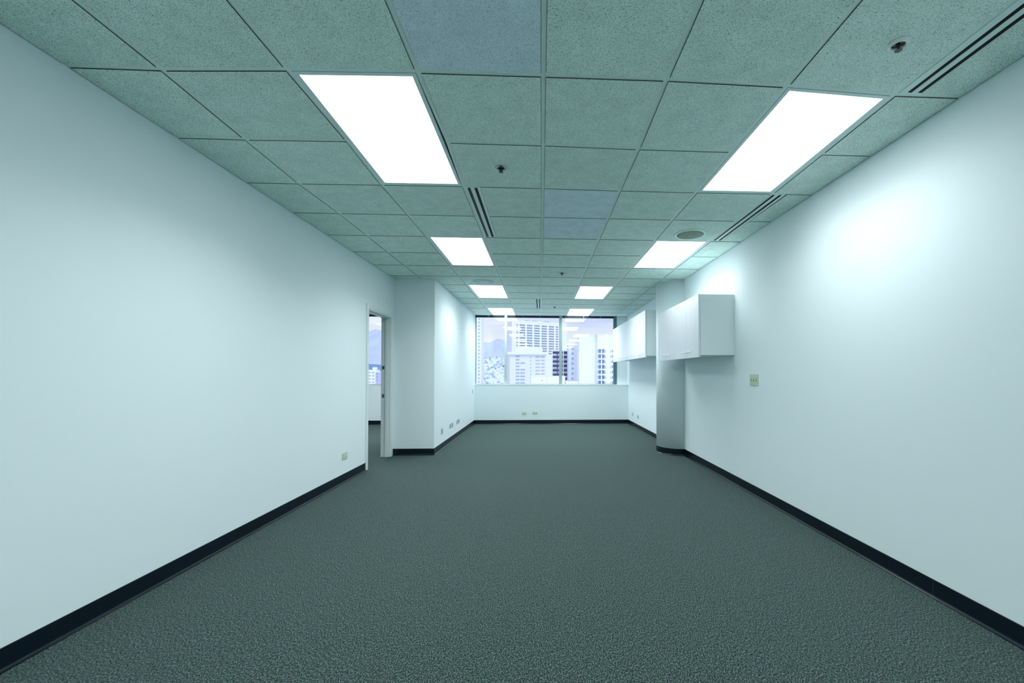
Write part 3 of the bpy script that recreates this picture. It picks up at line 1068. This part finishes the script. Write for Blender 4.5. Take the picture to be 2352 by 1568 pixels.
R1 = building('roof_block', 'low white rooftop block close below the middle pane', -2.7, 120, 4.5, 7, .45, 0, 'stucco_bright', 'low rooftops close below the window')
boxes('parapet', [(-.1, 4.6, -.1, 7.1, .45 - ZG, .62 - ZG)], 'stucco_bright', R1)
boxes('vent_opening', [(3.0, 3.3, -.05, .05, -.9 - ZG, -.7 - ZG)], 'pane_dark', R1)
R2 = building('roof_block', 'wider white rooftop block crossing behind the second mullion', 1.85, 121, 5.2, 7, .42, 0, 'stucco_bright', 'low rooftops close below the window')
boxes('parapet', [(-.02, 5.3, -.1, 7.1, .42 - ZG, .58 - ZG)], 'stucco_white', R2)
R3 = building('roof_block', 'small low white roof in front of the balcony block', 7.4, 124, 3.6, 6, -.9, 0, 'stucco_bright', 'low rooftops close below the window')
boxes('parapet', [(-.05, 3.7, -.1, 6.1, -.9 - ZG, -.75 - ZG)], 'stucco_lavender', R3)

# city houses seen through the doorway
H1 = building('white_house_block', 'white block with a stepped roof low in the doorway view', -144.5, 352, 10.2, 9, 4.0, 0, 'stucco_bright', 'city blocks in the doorway view')
windows(H1, [1.0, 4.2, 7.2], [1.2, -1.4, -4.0, -6.6], [2.0, 2.0, 1.8], 1.1, 'mid')
boxes('stair_tower', [(7.2, 9.6, 1, 5, 4.0 - ZG, 6.2 - ZG)], 'stucco_bright', H1)
H2 = building('lavender_house_block', 'lavender block right of the white one in the doorway view', -133.4, 350, 12, 9, 2.0, 0, 'stucco_lavender', 'city blocks in the doorway view')
windows(H2, [.5, 5.2, 9.0], [0.2, -2.4, -5.0], [1.0, 1.6, 1.2], 1.0, 'dark')
boxes('roof_edge', [(-.3, 12.3, -.3, 9.3, 2.0 - ZG, 2.7 - ZG)], 'stucco_bright', H2)


# hills
def lerp(pts, x):
    if x <= pts[0][0]: return pts[0][1]
    for (a, b), (c, d_) in zip(pts[:-1], pts[1:]):
        if x <= c:
            return b + (d_ - b) * (x - a) / (c - a)
    return pts[-1][1]


RIDGE = [(-2600, 300), (-1900, 300), (-1480, 305), (-1410, 320), (-1350, 352), (-1290, 345), (-1240, 340), (-1100, 300), (-700, 285), (-580, 282), (-500, 262),
         (-440, 255), (-400, 266), (-368, 288), (-345, 292), (-300, 270), (0, 240), (400, 220), (900, 260), (2000, 240)]


def hill(name, x0, x1, nx, y0, y1, ny, hf, m_):
    bm = bmesh.new()
    G_ = []
    for b_ in range(ny + 1):
        row = []
        for a in range(nx + 1):
            x = x0 + (x1 - x0) * a / nx
            y = y0 + (y1 - y0) * b_ / ny
            row.append(bm.verts.new((x, y, hf(x, y, b_ / ny))))
        G_.append(row)
    for b_ in range(ny):
        for a in range(nx):
            bm.faces.new((G_[b_][a], G_[b_][a + 1], G_[b_ + 1][a + 1], G_[b_ + 1][a]))
    return obj(name, bm, m_, smooth=True)


def hf1(x, y, t):
    s = math.sin(min(1, t * 1.25) * PI / 2) ** 1.5
    fall = 1 if t < .8 else 1 - (t - .8) * 2
    return ZG + (lerp(RIDGE, x * 3500 / y) * y / 3500 - ZG) * s * fall + 9 * math.sin(x / 61 + y / 97) * s


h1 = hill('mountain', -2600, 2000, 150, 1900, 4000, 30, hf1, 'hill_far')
tag(h1, 'hazy blue mountain ridge under white cloud', 'mountain', kind='structure')


def hf2(x, y, t):
    base = 52 * math.sin(min(1, t) * PI / 2)
    e = math.exp(-((x + 150) / 190) ** 2)
    return ZG + (base * 1.55 + 6 * math.sin(x / 23 + 1)) * (.35 + .65 * e)


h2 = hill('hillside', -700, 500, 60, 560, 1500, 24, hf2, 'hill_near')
tag(h2, 'pale hillside covered with houses behind the left pane', 'hillside', kind='structure')
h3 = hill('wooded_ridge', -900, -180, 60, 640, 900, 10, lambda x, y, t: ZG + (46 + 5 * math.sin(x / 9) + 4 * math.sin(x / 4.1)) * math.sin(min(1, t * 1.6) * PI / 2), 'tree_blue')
tag(h3, 'dark blue wooded ridge across the doorway view', 'hillside', kind='structure')

bm = bmesh.new()
for k in range(1300):
    y = random.uniform(590, 1480)
    x = random.uniform(-.152, -.078) * y + random.uniform(-14, 14)
    t = (y - 560) / 940
    z = hf2(x, y, t)
    sw, sd, sh = random.uniform(2.5, 6.5), random.uniform(3, 6), random.uniform(1.5, 3.8)
    box(bm, x, x + sw, y, y + sd, z - 1.5, z + sh, random.choice((0, 0, 1, 2)))
for k in range(110):
    y = random.uniform(600, 1250)
    x = random.uniform(-.152, -.080) * y + random.uniform(-10, 10)
    z = hf2(x, y, (y - 560) / 940)
    r = random.uniform(1.5, 3.6)
    mtx = Matrix.Translation((x, y, z + r * .8)) @ Matrix.Diagonal((r, r, r * 1.3, 1))
    nf = len(bm.faces)
    bmesh.ops.create_icosphere(bm, subdivisions=1, radius=1, matrix=mtx)
    bm.faces.ensure_lookup_table()
    for q in range(nf, len(bm.faces)):
        bm.faces[q].material_index = 3 if k % 3 == 0 else 4
hs = obj('hillside_houses', bm, ['stucco_bright', 'stucco_white', 'roof_pale', 'tree_blue', 'tree_pale'])
tag(hs, 'countless small white houses and bluish trees scattered over the hillside', 'houses', kind='stuff')

bm = bmesh.new()
for k in range(60):
    y = random.uniform(385, 560)
    x = random.uniform(-.46, -.33) * y
    sw, sh = random.uniform(8, 20), random.uniform(18, 33)
    box(bm, x, x + sw, y, y + 9, ZG, ZG + sh, random.choice((0, 1, 2)))
cs = obj('distant_city_blocks', bm, ['stucco_bright', 'stucco_white', 'stucco_lavender'])
tag(cs, 'mass of low city blocks below the wooded ridge in the doorway view', 'houses', kind='stuff')

bpy.context.view_layer.update()
